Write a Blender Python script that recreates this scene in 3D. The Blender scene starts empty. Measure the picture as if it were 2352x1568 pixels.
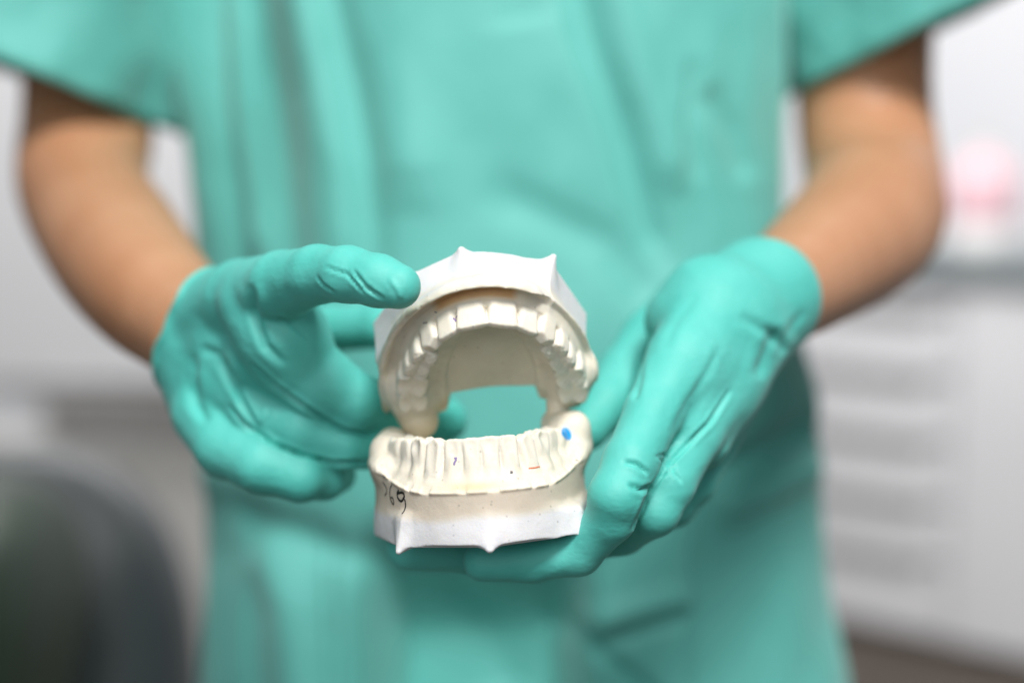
import bpy, math, random
import numpy as np
from mathutils import Vector, Matrix, noise
from mathutils.bvhtree import BVHTree

random.seed(7)
C = bpy.context.scene.collection
SC = bpy.context.scene
K = 36.0 / 50.0 / 2352.0            # tangent of one picture pixel (2352 wide)
CAM_H, PITCH = 1.15, math.radians(7.0)
FOCUS = 0.437

# ---------------------------------------------------------------- frames
# "view frame": millimetres, x right, y away from the lens, z up, turned by the lens' pitch
cp, sp = math.cos(PITCH), math.sin(PITCH)
VM = np.array([[1, 0, 0], [0, cp, sp], [0, -sp, cp]])
def to_world(v):
    v = np.asarray(v, dtype=np.float64) / 1000.0
    w = v @ VM.T
    w[..., 2] += CAM_H
    return w
def Pt(px, py, d):                  # d in metres
    return np.array([(px - 1176) * K * d * 1000, d * 1000, (784 - py) * K * d * 1000])
def proj(v):
    d = v[:, 1]
    return 1176 + v[:, 0] / (d * K), 784 - v[:, 2] / (d * K)

# ---------------------------------------------------------------- materials
def newmat(name):
    m = bpy.data.materials.new(name); m.use_nodes = True
    nt = m.node_tree
    return m, nt, nt.nodes['Principled BSDF']
def setin(b, **kw):
    for k, v in kw.items():
        b.inputs[k.replace('_', ' ')].default_value = v
def bump(nt, b, layers, dist):
    """layers: list of (scale, detail, weight, stretch)"""
    tc = nt.nodes.new('ShaderNodeTexCoord')
    prev = None
    for sc, det, wt, st in layers:
        mp = nt.nodes.new('ShaderNodeMapping'); mp.inputs['Scale'].default_value = st
        n = nt.nodes.new('ShaderNodeTexNoise'); n.inputs['Scale'].default_value = sc; n.inputs['Detail'].default_value = det
        nt.links.new(tc.outputs['Object'], mp.inputs[0]); nt.links.new(mp.outputs[0], n.inputs['Vector'])
        mu = nt.nodes.new('ShaderNodeMath'); mu.operation = 'MULTIPLY'; mu.inputs[1].default_value = wt
        nt.links.new(n.outputs['Fac'], mu.inputs[0])
        if prev is None: prev = mu
        else:
            ad = nt.nodes.new('ShaderNodeMath'); nt.links.new(prev.outputs[0], ad.inputs[0]); nt.links.new(mu.outputs[0], ad.inputs[1]); prev = ad
    bp = nt.nodes.new('ShaderNodeBump'); bp.inputs['Distance'].default_value = dist; bp.inputs['Strength'].default_value = 1.0
    nt.links.new(prev.outputs[0], bp.inputs['Height']); nt.links.new(bp.outputs[0], b.inputs['Normal'])
def colnoise(nt, b, c1, c2, scale, detail=4, lo=.35, hi=.65):
    tc = nt.nodes.new('ShaderNodeTexCoord')
    n = nt.nodes.new('ShaderNodeTexNoise'); n.inputs['Scale'].default_value = scale; n.inputs['Detail'].default_value = detail
    nt.links.new(tc.outputs['Object'], n.inputs['Vector'])
    r = nt.nodes.new('ShaderNodeMapRange'); r.inputs[1].default_value = lo; r.inputs[2].default_value = hi
    nt.links.new(n.outputs['Fac'], r.inputs[0])
    mx = nt.nodes.new('ShaderNodeMix'); mx.data_type = 'RGBA'
    mx.inputs[6].default_value = (*c1, 1); mx.inputs[7].default_value = (*c2, 1)
    nt.links.new(r.outputs[0], mx.inputs[0]); nt.links.new(mx.outputs[2], b.inputs['Base Color'])
    return mx
def simple(name, col, rough=.5, col2=None, scale=20, metal=0, **kw):
    m, nt, b = newmat(name)
    colnoise(nt, b, col, col2 or tuple(c * .93 for c in col), scale)
    setin(b, Roughness=rough, Metallic=metal, **kw)
    return m

def plaster():
    m, nt, b = newmat('plaster')
    a = nt.nodes.new('ShaderNodeAttribute'); a.attribute_name = 'tint'
    tc = nt.nodes.new('ShaderNodeTexCoord')
    n = nt.nodes.new('ShaderNodeTexNoise'); n.inputs['Scale'].default_value = 90; n.inputs['Detail'].default_value = 6
    nt.links.new(tc.outputs['Object'], n.inputs['Vector'])
    r = nt.nodes.new('ShaderNodeMapRange'); r.inputs[1].default_value = .3; r.inputs[2].default_value = .7; r.inputs[3].default_value = .90; r.inputs[4].default_value = 1.04
    nt.links.new(n.outputs['Fac'], r.inputs[0])
    mx = nt.nodes.new('ShaderNodeMix'); mx.data_type = 'RGBA'; mx.blend_type = 'MULTIPLY'; mx.inputs[0].default_value = 1
    nt.links.new(a.outputs['Color'], mx.inputs[6]); nt.links.new(r.outputs[0], mx.inputs[7])
    nt.links.new(mx.outputs[2], b.inputs['Base Color'])
    setin(b, Roughness=.62, Subsurface_Weight=.25, Subsurface_Scale=.002, Subsurface_Radius=(1.0, .65, .35), Specular_IOR_Level=.35)
    vo = nt.nodes.new('ShaderNodeTexVoronoi'); vo.inputs['Scale'].default_value = 260; nt.links.new(tc.outputs['Object'], vo.inputs['Vector'])
    pr = nt.nodes.new('ShaderNodeMapRange'); pr.inputs[1].default_value = .06; pr.inputs[2].default_value = .13; pr.inputs[3].default_value = .72; pr.inputs[4].default_value = 1.0
    nt.links.new(vo.outputs['Distance'], pr.inputs[0])
    m2 = nt.nodes.new('ShaderNodeMath'); m2.operation = 'MULTIPLY'; nt.links.new(r.outputs[0], m2.inputs[0]); nt.links.new(pr.outputs[0], m2.inputs[1])
    nt.links.new(m2.outputs[0], mx.inputs[7])
    bump(nt, b, [(350, 4, .35, (1, 1, 1)), (1400, 2, .12, (1, 1, 1)), (120, 3, .8, (1, 1, 1))], .00035)
    return m
def glove_mat():
    m, nt, b = newmat('nitrile')
    colnoise(nt, b, (.075, .49, .43), (.105, .54, .48), 35)
    setin(b, Roughness=.62, Specular_IOR_Level=.6, Sheen_Weight=.1, Sheen_Roughness=.4, Sheen_Tint=(.75, 1, .97, 1), Subsurface_Weight=.15, Subsurface_Scale=.003, Subsurface_Radius=(.2, 1, .8))
    bump(nt, b, [(48, 4, 1.0, (1, 1, 1.8)), (190, 3, .2, (1.6, 1, 1)), (1500, 2, .03, (1, 1, 1))], .0009)
    return m
def cloth_mat():
    m, nt, b = newmat('scrub_cotton')
    colnoise(nt, b, (.09, .44, .39), (.11, .475, .425), 14)
    setin(b, Roughness=.68, Specular_IOR_Level=.8, Sheen_Weight=.35, Sheen_Roughness=.5, Sheen_Tint=(.9, 1, .98, 1))
    bump(nt, b, [(9, 4, 1.0, (1, 1, .5)), (30, 4, .3, (1, 1, .6)), (900, 2, .02, (1, 1, 1))], .006)
    return m
def skin_mat():
    m, nt, b = newmat('skin')
    colnoise(nt, b, (.47, .225, .115), (.54, .28, .155), 18)
    setin(b, Roughness=.5, Specular_IOR_Level=.4, Subsurface_Weight=.25, Subsurface_Scale=.006, Subsurface_Radius=(1, .35, .2))
    bump(nt, b, [(260, 4, .3, (1, 1, 1)), (30, 3, .6, (1, 1, 1))], .0006)
    return m
M_PL, M_GL, M_CL, M_SK = plaster(), glove_mat(), cloth_mat(), skin_mat()

# ---------------------------------------------------------------- object helpers
def link(o, parent=None):
    C.objects.link(o)
    if parent is not None: o.parent = parent
    return o
def empty(name, label, cat, loc=(0, 0, 0), group=None):
    o = bpy.data.objects.new(name, None); o.empty_display_size = .05; o.location = loc
    link(o); tag(o, label, cat, group); return o
def tag(o, label=None, cat=None, group=None, kind=None):
    if label: o['label'] = label
    if cat: o['category'] = cat
    if group: o['group'] = group
    if kind: o['kind'] = kind
def mesh_np(name, v, f, mat, parent=None, smooth=True, normals=None, colors=None):
    """v world metres (n,3), f (m,4) or (m,3) int array"""
    me = bpy.data.meshes.new(name)
    v = np.asarray(v, np.float64); f = np.asarray(f, np.int32)
    off = np.array(parent.location if parent is not None else (0, 0, 0))
    if parent is not None and parent.parent is not None: off = off + np.array(parent.parent.location)
    v = v - off
    me.vertices.add(len(v)); me.vertices.foreach_set('co', v.ravel().astype(np.float32))
    me.loops.add(f.size); me.loops.foreach_set('vertex_index', f.ravel())
    me.polygons.add(len(f)); me.polygons.foreach_set('loop_start', np.arange(0, f.size, f.shape[1], dtype=np.int32))
    me.update(calc_edges=True)
    if smooth: me.polygons.foreach_set('use_smooth', np.ones(len(f), bool))
    if colors is not None:
        at = me.color_attributes.new('tint', 'FLOAT_COLOR', 'POINT')
        at.data.foreach_set('color', np.concatenate([colors, np.ones((len(colors), 1))], 1).ravel().astype(np.float32))
    me.materials.append(mat)
    if normals is not None: me.normals_split_custom_set_from_vertices([tuple(n) for n in normals])
    return link(bpy.data.objects.new(name, me), parent)
def box_np(name, x0, x1, y0, y1, z0, z1, mat, parent=None, bev=.003, xf=None):
    import bmesh
    bm = bmesh.new(); bmesh.ops.create_cube(bm, size=1)
    for q in bm.verts:
        q.co = Vector(((x0 + x1) / 2 + q.co.x * (x1 - x0), (y0 + y1) / 2 + q.co.y * (y1 - y0), (z0 + z1) / 2 + q.co.z * (z1 - z0)))
    if bev: bmesh.ops.bevel(bm, geom=bm.edges[:], offset=bev, segments=2, affect='EDGES')
    if xf is not None: bm.transform(xf)
    if parent is not None: bm.transform(Matrix.Translation(-Vector(parent.location)))
    me = bpy.data.meshes.new(name); bm.to_mesh(me); bm.free(); me.materials.append(mat)
    return link(bpy.data.objects.new(name, me), parent)

# ---------------------------------------------------------------- distance fields and surface nets
class Field:
    def __init__(s, lo, hi, h):
        s.lo = np.array(lo, float); s.h = h
        s.n = np.ceil((np.array(hi, float) - s.lo) / h).astype(int) + 1
        s.d = np.full(s.n, 1e3, np.float32); s.id = np.zeros(s.n, np.int16)
        s.ax = [(s.lo[i] + h * np.arange(s.n[i])).astype(np.float32) for i in range(3)]
    def sl(s, lo, hi):
        a = np.clip(np.floor((np.array(lo) - s.lo) / s.h).astype(int), 0, s.n - 1)
        b = np.clip(np.ceil((np.array(hi) - s.lo) / s.h).astype(int) + 1, 1, s.n)
        S = tuple(slice(a[i], b[i]) for i in range(3))
        return S, s.ax[0][S[0]][:, None, None], s.ax[1][S[1]][None, :, None], s.ax[2][S[2]][None, None, :]
    def put(s, fn, lo, hi, k=0, ident=0):
        S, X, Y, Z = s.sl(lo, hi)
        if 0 in s.d[S].shape: return
        n = fn(X, Y, Z).astype(np.float32); o = s.d[S]
        s.id[S] = np.where(n < o, ident, s.id[S])
        s.d[S] = smin(o, n, k)
    def cap(s, a, b, ra, rb, k=4, ident=0, sq=None):
        a = np.array(a, float); b = np.array(b, float); R = max(ra, rb) * (1.0 if sq is None else 1.6) + k + 3 * s.h
        def fn(X, Y, Z):
            ba = b - a; L = max(float(ba @ ba), 1e-6)
            t = np.clip(((X - a[0]) * ba[0] + (Y - a[1]) * ba[1] + (Z - a[2]) * ba[2]) / L, 0, 1)
            dx, dy, dz = X - a[0] - t * ba[0], Y - a[1] - t * ba[1], Z - a[2] - t * ba[2]
            q = dx * dx + dy * dy + dz * dz
            if sq is not None:                      # flatten along direction sq[0] by factor sq[1]
                w = dx * sq[0][0] + dy * sq[0][1] + dz * sq[0][2]
                q = q + w * w * (sq[1] ** 2 - 1)
            return np.sqrt(q) - (ra + t * (rb - ra))
        s.put(fn, np.minimum(a, b) - R, np.maximum(a, b) + R, k, ident)
    def chain(s, pts, k=4, kself=3, ident=0, grow=0):
        for (p, r), (q, r2) in zip(pts[:-1], pts[1:]):
            s.cap(p, q, r + grow, r2 + grow, k, ident)
def smin(a, b, k):
    if k <= 0: return np.minimum(a, b)
    h = np.clip(.5 + .5 * (b - a) / k, 0, 1)
    return b * (1 - h) + a * h - k * h * (1 - h)
def smax(a, b, k): return -smin(-a, -b, k)
def sstep(x, a, b):
    t = np.clip((x - a) / (b - a), 0, 1); return t * t * (3 - 2 * t)

def nets(F):
    d = F.d
    d[0], d[-1], d[:, 0], d[:, -1], d[:, :, 0], d[:, :, -1] = [np.maximum(q, .01) for q in (d[0], d[-1], d[:, 0], d[:, -1], d[:, :, 0], d[:, :, -1])]
    s = d < 0
    c = np.zeros(tuple(F.n - 1), np.int8)
    for i in (0, 1):
        for j in (0, 1):
            for k in (0, 1):
                c += s[i:F.n[0] - 1 + i, j:F.n[1] - 1 + j, k:F.n[2] - 1 + k]
    act = (c > 0) & (c < 8)
    ijk = np.argwhere(act)
    idx = np.full(act.shape, -1, np.int32); idx[act] = np.arange(len(ijk))
    acc = np.zeros((len(ijk), 3)); cnt = np.zeros(len(ijk))
    cor = [(i, j, k) for i in (0, 1) for j in (0, 1) for k in (0, 1)]
    for a in cor:
        for ax in range(3):
            if a[ax]: continue
            b = list(a); b[ax] = 1
            va = d[ijk[:, 0] + a[0], ijk[:, 1] + a[1], ijk[:, 2] + a[2]]
            vb = d[ijk[:, 0] + b[0], ijk[:, 1] + b[1], ijk[:, 2] + b[2]]
            m = (va < 0) != (vb < 0)
            t = np.where(m, va / np.where(m, va - vb, 1), 0)
            p = np.array(a, float)[None].repeat(len(ijk), 0); p[:, ax] = t
            acc[m] += p[m]; cnt[m] += 1
    v = F.lo + F.h * (ijk + acc / cnt[:, None])
    Q = []
    for ax in range(3):
        lo = [slice(None)] * 3; hi = [slice(None)] * 3
        lo[ax] = slice(0, -1); hi[ax] = slice(1, None)
        a, b = s[tuple(lo)], s[tuple(hi)]
        e = np.argwhere(a != b)
        u, w = (ax + 1) % 3, (ax + 2) % 3
        e = e[(e[:, u] > 0) & (e[:, w] > 0) & (e[:, u] < F.n[u] - 1) & (e[:, w] < F.n[w] - 1)]
        q = []
        for du, dw in ((-1, -1), (0, -1), (0, 0), (-1, 0)):
            g = e.copy(); g[:, u] += du; g[:, w] += dw
            q.append(idx[g[:, 0], g[:, 1], g[:, 2]])
        q = np.stack(q, 1)
        fl = ~a[e[:, 0], e[:, 1], e[:, 2]]
        q[fl] = q[fl][:, ::-1]
        Q.append(q)
    return v, np.concatenate(Q)
def vnormals(v, f):
    n = np.zeros_like(v)
    fn = np.cross(v[f[:, 2]] - v[f[:, 0]], v[f[:, 3]] - v[f[:, 1]])
    for i in range(4): np.add.at(n, f[:, i], fn)
    return n / np.maximum(np.linalg.norm(n, axis=1, keepdims=True), 1e-9)
def relax(v, f, it=1, lam=.5):
    for _ in range(it):
        a = np.zeros_like(v); c = np.zeros(len(v))
        for i in range(4):
            j = (i + 1) % 4
            np.add.at(a, f[:, i], v[f[:, j]]); np.add.at(c, f[:, i], 1)
            np.add.at(a, f[:, j], v[f[:, i]]); np.add.at(c, f[:, j], 1)
        v = v + lam * (a / c[:, None] - v)
    return v
def pline_dist(px, py, pts):
    """distance to a polyline, signed side, and run 0..1"""
    best = np.full(px.shape, 1e9); run = np.zeros(px.shape); sgn = np.zeros(px.shape)
    n = len(pts) - 1
    for i in range(n):
        ax, ay = pts[i]; bx, by = pts[i + 1]
        dx, dy = bx - ax, by - ay; L = dx * dx + dy * dy
        t = np.clip(((px - ax) * dx + (py - ay) * dy) / L, 0, 1)
        ex, ey = px - ax - t * dx, py - ay - t * dy
        q = np.hypot(ex, ey); m = q < best
        best = np.where(m, q, best); run = np.where(m, (i + t) / n, run)
        sgn = np.where(m, np.sign(ex * dy - ey * dx), sgn)
    return best, sgn, run
def crease(v, nrm, pts, w, amp, taper=True, ridge=.22, front=True):
    """press a fold line into the surface, with soft lips on both sides"""
    x, y = proj(v)
    q, sg, t = pline_dist(x, y, pts)
    g = -np.exp(-(q / w) ** 2) + ridge * np.exp(-((q - 2.1 * w) / (1.1 * w)) ** 2)
    env = np.clip(np.minimum(t, 1 - t) * 5, 0, 1) ** .7 if taper else 1
    m = np.clip(-nrm[:, 1] * 2.5, 0, 1) if front else 1
    return v + nrm * (g * env * m * amp)[:, None]

# ================================================================= DENTAL CASTS
def arch_map(F, W, D, ext=30, cut=1.25):
    """per (x,y): signed distance r to the arch line (+ outside) and arc length s"""
    th = np.linspace(-math.pi / 2, math.pi / 2, 181)
    cx, cy = W * np.sin(th), D * (1 - np.cos(th))
    cx = np.concatenate([[-W - 1.5], cx, [W + 1.5]]); cy = np.concatenate([[D + ext], cy, [D + ext]])
    seg = np.hypot(np.diff(cx), np.diff(cy)); S = np.concatenate([[0], np.cumsum(seg)]); S -= S[-1] / 2
    X, Y = np.meshgrid(F.ax[0], F.ax[1], indexing='ij')
    best = np.full(X.shape, 1e9); s = np.zeros(X.shape); sg = np.zeros(X.shape)
    for i in range(len(cx) - 1):
        dx, dy = cx[i + 1] - cx[i], cy[i + 1] - cy[i]; L = dx * dx + dy * dy
        t = np.clip(((X - cx[i]) * dx + (Y - cy[i]) * dy) / L, 0, 1)
        ex, ey = X - cx[i] - t * dx, Y - cy[i] - t * dy
        q = np.hypot(ex, ey); m = q < best
        best = np.where(m, q, best); s = np.where(m, S[i] + t * seg[i], s)
        sg = np.where(m, np.sign(dy * ex - dx * ey), sg)
    return best * sg, s, (cx, cy, S)
def at_s(cur, s):
    cx, cy, S = cur
    x, y = np.interp(s, S, cx), np.interp(s, S, cy)
    x1, y1 = np.interp(s + .5, S, cx), np.interp(s + .5, S, cy)
    x0, y0 = np.interp(s - .5, S, cx), np.interp(s - .5, S, cy)
    t = np.array([x1 - x0, y1 - y0]); t /= np.linalg.norm(t)
    return np.array([x, y]), t, np.array([t[1], -t[0]])
def polysd(X, Y, pts):
    n = len(pts); d = np.full(np.broadcast(X, Y).shape, 1e9); ins = np.zeros(d.shape, bool)
    for i in range(n):
        ax, ay = pts[i]; bx, by = pts[(i + 1) % n]
        dx, dy = bx - ax, by - ay
        t = np.clip(((X - ax) * dx + (Y - ay) * dy) / (dx * dx + dy * dy), 0, 1)
        d = np.minimum(d, np.hypot(X - ax - t * dx, Y - ay - t * dy))
        c = ((ay > Y) != (by > Y)) & (X < (bx - ax) * (Y - ay) / (by - ay + 1e-12) + ax)
        ins ^= c
    return np.where(ins, -d, d)
def vn(x, y, seed, sc):                 # cheap smooth value noise on arrays through sines
    r = np.random.RandomState(seed); o = 0
    for i in range(6):
        a, b, p = r.uniform(-1, 1), r.uniform(-1, 1), r.uniform(0, 6.28)
        o = o + np.sin((x * a + y * b) * sc * (1 + .35 * i) + p)
    return o / 6
WHITE = np.array([.72, .715, .735]); CREAM = np.array([.775, .715, .60]); TOOTH = np.array([.79, .74, .64])

def build_cast(upper, name, label, origin, rot, teeth, W, D, base_pts, tips, H, rim, yend, lobes):
    h = .34
    F = Field((-44, -13, -2.5 if upper else -H - 4), (44, 66, H + 4 if upper else 4), h)
    r2, s2, cur = arch_map(F, W, D)
    X2, Y2 = np.meshgrid(F.ax[0], F.ax[1], indexing='ij')
    Z = F.ax[2][None, None, :]
    sg = 1.0 if upper else -1.0           # direction away from the biting edge
    zz = Z * sg                           # depth measured from the biting edge
    as_ = np.abs(s2)
    neck = 7.2 - 1.8 * sstep(as_, 8, 30) if upper else 7.6 - 2.6 * sstep(as_, 6, 30)
    wob = .6 * vn(s2, r2, 3, .55) + .35 * vn(s2, r2, 5, 1.7) 
    wobs = .6 * vn(s2, 0 * r2, 3, .25)
    jag = .55 * vn(s2, 0 * r2, 8, 1.6) * .5 + .6 * sstep(vn(s2, 0 * r2, 12, .55), .1, .25)
    if upper:
        groove = 11.2 - .6 * sstep(as_, 20, 50)
        land = groove - 3.0 + wob * .7 + .3 * jag
        hh = neck + 1.2 * sstep(r2, 1.5, 3.4) + (groove - neck - 1.2) * sstep(r2, 3.6, 5.6)
        hh = hh + (land - groove) * sstep(r2, 7.6, 9.4)
        vault = 24.5 - 8.6 * sstep(Y2, 40, 47)
        wi = 8.3 + 3.2 * sstep(as_, 8, 32)
        hin = neck + .5 + 3.0 * sstep(-r2, 2, wi) + (vault - neck - 3.5) * sstep(-r2, wi - .6, wi + 2.0) + .7 * vn(X2, Y2, 9, .5) * sstep(-r2, 3, 6)
        outw = 10.2 + .5 * wob - 2.0 * sstep(X2, 10, 26) + .7 * sstep(-X2, 12, 28)
    else:
        land = rim[0] + (rim[1] - rim[0]) * sstep(as_, 14, 46) + .4 * wobs
        hh = neck + .25 * wob + (land + jag * 1.1 * sstep(r2, 5.5, 7.5) - neck) * np.clip((r2 - 1.2) / 6.2, 0, 1) ** .85
        hin = neck + 1 + (17 - neck) * sstep(-r2, 1.5, 8)
        outw = 8.4 + .5 * wobs + 1.8 * sstep(as_, 20, 50)
    hh = np.where(r2 > 0, hh, hin)
    gx, gy = np.gradient(hh, h)
    den = np.sqrt(1 + np.minimum(gx ** 2 + gy ** 2, 9))
    dh = (hh[:, :, None] - zz) / den[:, :, None]
    # plan outline of the poured stone
    ye = yend[0] + (yend[1] - yend[0]) * (X2 + 30) / 60 + .8 * vn(X2, Y2, 11, .3)
    if upper:       # rounded tuberosities either side of the vault
        ye = ye + 1.5 * (1 - sstep(np.abs(X2), 8, 20))
    pl = smax(r2 - outw, Y2 - ye, 7.0)[:, :, None]
    if upper: pl = pl + 8.5 * sstep(zz, 9.5, 24)
    lip = 0
    if not upper:   # the wall stands back under the lip
        lip = .6 * jag[:, :, None] * (1 - sstep(zz - land[:, :, None], -.5, 1.2)) - .7 * sstep(zz - land[:, :, None], .3, 1.6) + .8 * sstep(zz, H - 14, H - 2)
        pl = pl - lip
    stone = smax(smax(pl, dh, 1.2), zz - (H - .5), .3)
    if not upper:
        # the lingual gap between the horns of a lower arch is open at the back
        pass
    F.d = stone.astype(np.float32)
    # teeth and root eminences
    info = []
    for i, t in enumerate(teeth):
        s0, w, kind, hgt, bt, dz, rotd, off = t
        if upper: t = (s0, w * 1.0, kind, hgt, bt, dz * .5, rotd * .6, off * .6)
        s0, w, kind, hgt, bt, dz, rotd, off = t
        c, tt, nn = at_s(cur, s0)
        a = math.radians(rotd)
        tt, nn = math.cos(a) * tt + math.sin(a) * nn, math.cos(a) * nn - math.sin(a) * tt
        c = c + nn * off
        info.append((c, tt, nn, s0, w, kind, hgt, bt, dz))
        rl = 4.5 if kind in 'ic' else 3.5
        lean = 2.6 if not upper else 1.6
        p0 = np.array([*(c + nn * .6), sg * (hgt - 1.5)]); p1 = np.array([*(c + nn * (.6 + lean)), sg * (hgt + rl)])
        if not upper: F.cap(p0, p1, w * .40, w * .30, 1.8, 0)
    for (ax, ay, az, bx, by, bz, ra, rb, kk) in lobes:
        F.cap((ax, ay, sg * az), (bx, by, sg * bz), ra, rb, kk, 0)
    for i, (c, tt, nn, s0, w, kind, hgt, bt, dz) in enumerate(info):
        def fn(X, Y, Zc, c=c, tt=tt, nn=nn, w=w, kind=kind, hgt=hgt, bt=bt, dz=dz, i=i):
            a = (X - c[0]) * tt[0] + (Y - c[1]) * tt[1]
            b = (X - c[0]) * nn[0] + (Y - c[1]) * nn[1]
            q = Zc * sg - dz                       # 0 at the edge, grows towards the gum
            f = np.clip(q / hgt, 0, 1.3)
            if kind in 'ic':
                wa = w / 2 * (1.0 - (.07 if upper else .04) * f ** 1.6)
                tb = (.95 if kind == 'i' else 1.6) + (bt / 2 - .95) * np.clip(f, 0, 1) ** .8
                b2 = b - (.9 - .9 * f) * .6 if upper else b - (.2)      # edge leans to the lip
                e = ((np.abs(a) / wa) ** 6 + (np.abs(b2) / tb) ** 3.0) ** (1 / 4.2) - 1
                dd = e * np.minimum(wa, tb) * .9
                if kind == 'c': top = -q + 1.7 * np.abs(a) / (w / 2)
                else: top = -q + .35 * (np.abs(a) / (w / 2)) ** 3 + .05 * np.cos(a * 3.3 + i)
                if kind == 'c': top = top * .8
            else:
                wa = w / 2 * (1.0 - .05 * f); tb = bt / 2 * (.86 + .14 * np.sin(np.clip(f, 0, 1) * 2.6))
                e = ((np.abs(a) / wa) ** 5 + (np.abs(b) / tb) ** 3.4) ** (1 / 4.2) - 1
                dd = e * np.minimum(wa, tb) * .92
                nc = 2 if kind == 'm' else 1
                u = b / (bt / 2); ca = np.cos(a / (w / 2) * math.pi * (1 if nc == 2 else .5)) 
                cus = 1.1 * (1 - np.clip(np.abs(np.abs(u) - .58) / .58, 0, 1) ** 1.6)
                if nc == 2: cus = cus * (.55 - .45 * ca)
                else: cus = cus * (.35 + .65 * ca)
                cus = cus + .18 * np.sin(a * 2.7 + i) * np.sin(b * 3.1)
                top = (-q + 1.1 - cus * 1.15) * .82
            d = smax(dd, top, .5)
            return smax(d, q - hgt - 2.5, .5)
        R = max(w, bt) / 2 + 3
        z0, z1 = sorted((sg * -2.2, sg * (hgt + 4)))
        F.put(fn, (c[0] - R, c[1] - R, z0), (c[0] + R, c[1] + R, z1), .55 if upper else .8, i + 1)
    if not upper:           # scooped faces of the lower teeth, with sharp slanting ridges between them
        for i, (c, tt, nn, s0, w, kind, hgt, bt, dz) in enumerate(info):
            if abs(s0) > 27: continue
            rr0 = random.Random(i + 40); a0 = w * rr0.uniform(.36, .44); dep = rr0.uniform(1.4, 2.1)
            lp, rp = c - tt * 0 + nn * (bt / 2 + a0 - dep + .3) - tt * (w * .02), c + nn * (bt / 2 + a0 - dep + 3.2) + tt * (2.0 + rr0.uniform(-.4, .5))
            A, B = np.array([*lp, -1.6]), np.array([*rp, -(hgt + rr0.uniform(.2, 1.8))])
            lo_, hi_ = np.minimum(A, B) - 7, np.maximum(A, B) + 7
            S_, X_, Y_, Z_ = F.sl(lo_, hi_)
            ba = B - A; t_ = np.clip(((X_ - A[0]) * ba[0] + (Y_ - A[1]) * ba[1] + (Z_ - A[2]) * ba[2]) / (ba @ ba), 0, 1)
            cd = np.sqrt((X_ - A[0] - t_ * ba[0]) ** 2 + (Y_ - A[1] - t_ * ba[1]) ** 2 + (Z_ - A[2] - t_ * ba[2]) ** 2) - a0
            F.d[S_] = smax(F.d[S_], -cd, 1.0)
    # trimmed white base
    def basefn(X, Y, Zb):
        q = Zb * sg
        P = polysd(X[:, :, 0], Y[:, :, 0], base_pts)[:, :, None]
        return smax(smax(P + .9 - .9 * np.clip((q - (H - 11)) / 11, 0, 1), q - H, .25), (H - (18.0 if upper else 9.5) + 1.2 * vn(X, Y, 21, .12)) - q, 2.5)
    pre = F.d.copy()
    F.put(basefn, (-44, -13, F.lo[2]), (44, 66, F.ax[2][-1]), 2.2, 100)
    bs = basefn(F.ax[0][:, None, None], F.ax[1][None, :, None], F.ax[2][None, None, :])
    for (ax, ay, az, bx, by, bz, ra) in tips:
        F.cap((ax, ay, sg * az), (bx, by, sg * bz), ra, .9, 2.6, 100)
    # small casting blebs and chips
    rr = random.Random(5 if upper else 9)
    v, f = nets(F)
    v = relax(v, f, 1, .35)
    gi = np.clip(np.round((v - F.lo) / h).astype(int), 0, F.n - 1)
    # tint: teeth whiter, stone cream, base white
    dz_ = bs[gi[:, 0], gi[:, 1], gi[:, 2]] - pre[gi[:, 0], gi[:, 1], gi[:, 2]]
    zv = v[:, 2] * sg
    wv = sstep(zv + 1.6 * vn(v[:, 0], v[:, 1], 31, .11), H - (13.5 if upper else 11.0), H - (7.5 if upper else 7.0))
    if upper:
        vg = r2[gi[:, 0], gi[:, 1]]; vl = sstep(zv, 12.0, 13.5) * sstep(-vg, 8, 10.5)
        wv = np.maximum(wv, sstep(zv + 1.2 * vn(v[:, 0], v[:, 1], 33, .15), 8.5, 14) * sstep(r2[gi[:, 0], gi[:, 1]], 6, 10))
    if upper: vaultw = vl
    tid = F.id[gi[:, 0], gi[:, 1], gi[:, 2]]
    wt = ((tid > 0) & (tid < 100)).astype(float)
    col = CREAM[None] * (1 - wv)[:, None] + WHITE[None] * wv[:, None]
    col = col * (1 - wt * (1 - wv))[:, None] + TOOTH[None] * (wt * (1 - wv))[:, None]
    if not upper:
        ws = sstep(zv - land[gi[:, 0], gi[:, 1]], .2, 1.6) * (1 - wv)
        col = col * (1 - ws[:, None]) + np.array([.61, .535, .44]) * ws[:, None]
    if upper: col = col * (1 - vaultw[:, None]) + np.array([.80, .90, .87]) * vaultw[:, None]  # pale mint vault: brightness painted into the tint, the lamps leave it dark
    rv, sv = r2[gi[:, 0], gi[:, 1]], s2[gi[:, 0], gi[:, 1]]
    if upper:       # brown wax left in the fold over the front teeth
        st = sstep(rv, 2.2, 3.6) * (1 - sstep(rv, 8.2, 9.4)) * sstep(sv, -16, -12) * (1 - sstep(sv, 6, 9)) * (1 - wt) * sstep(zv, 7.8, 9.6) * (1 - sstep(zv, 12.4, 13.4))
        col = col * (1 - .85 * st[:, None]) + np.array([.62, .36, .14]) * .85 * st[:, None]
        st = sstep(v[:, 1], 44, 52) * (1 - wv) * (.5 + .5 * (v[:, 0] < 0))
        col = col * (1 - .6 * st[:, None]) + np.array([.70, .56, .34]) * .6 * st[:, None]
    else:
        st = np.exp(-((sv + 2) / 7) ** 2 - ((zv - rim[0] + 1) / 1.3) ** 2) * (rv > 2)
        col = col * (1 - .55 * st[:, None]) + np.array([.60, .50, .22]) * .55 * st[:, None]
    Rm = np.array(Matrix.Rotation(math.radians(rot[2]), 3, 'Z') @ Matrix.Rotation(math.radians(rot[1]), 3, 'Y') @ Matrix.Rotation(math.radians(rot[0]), 3, 'X'))
    vv = v @ Rm.T + origin
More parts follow.
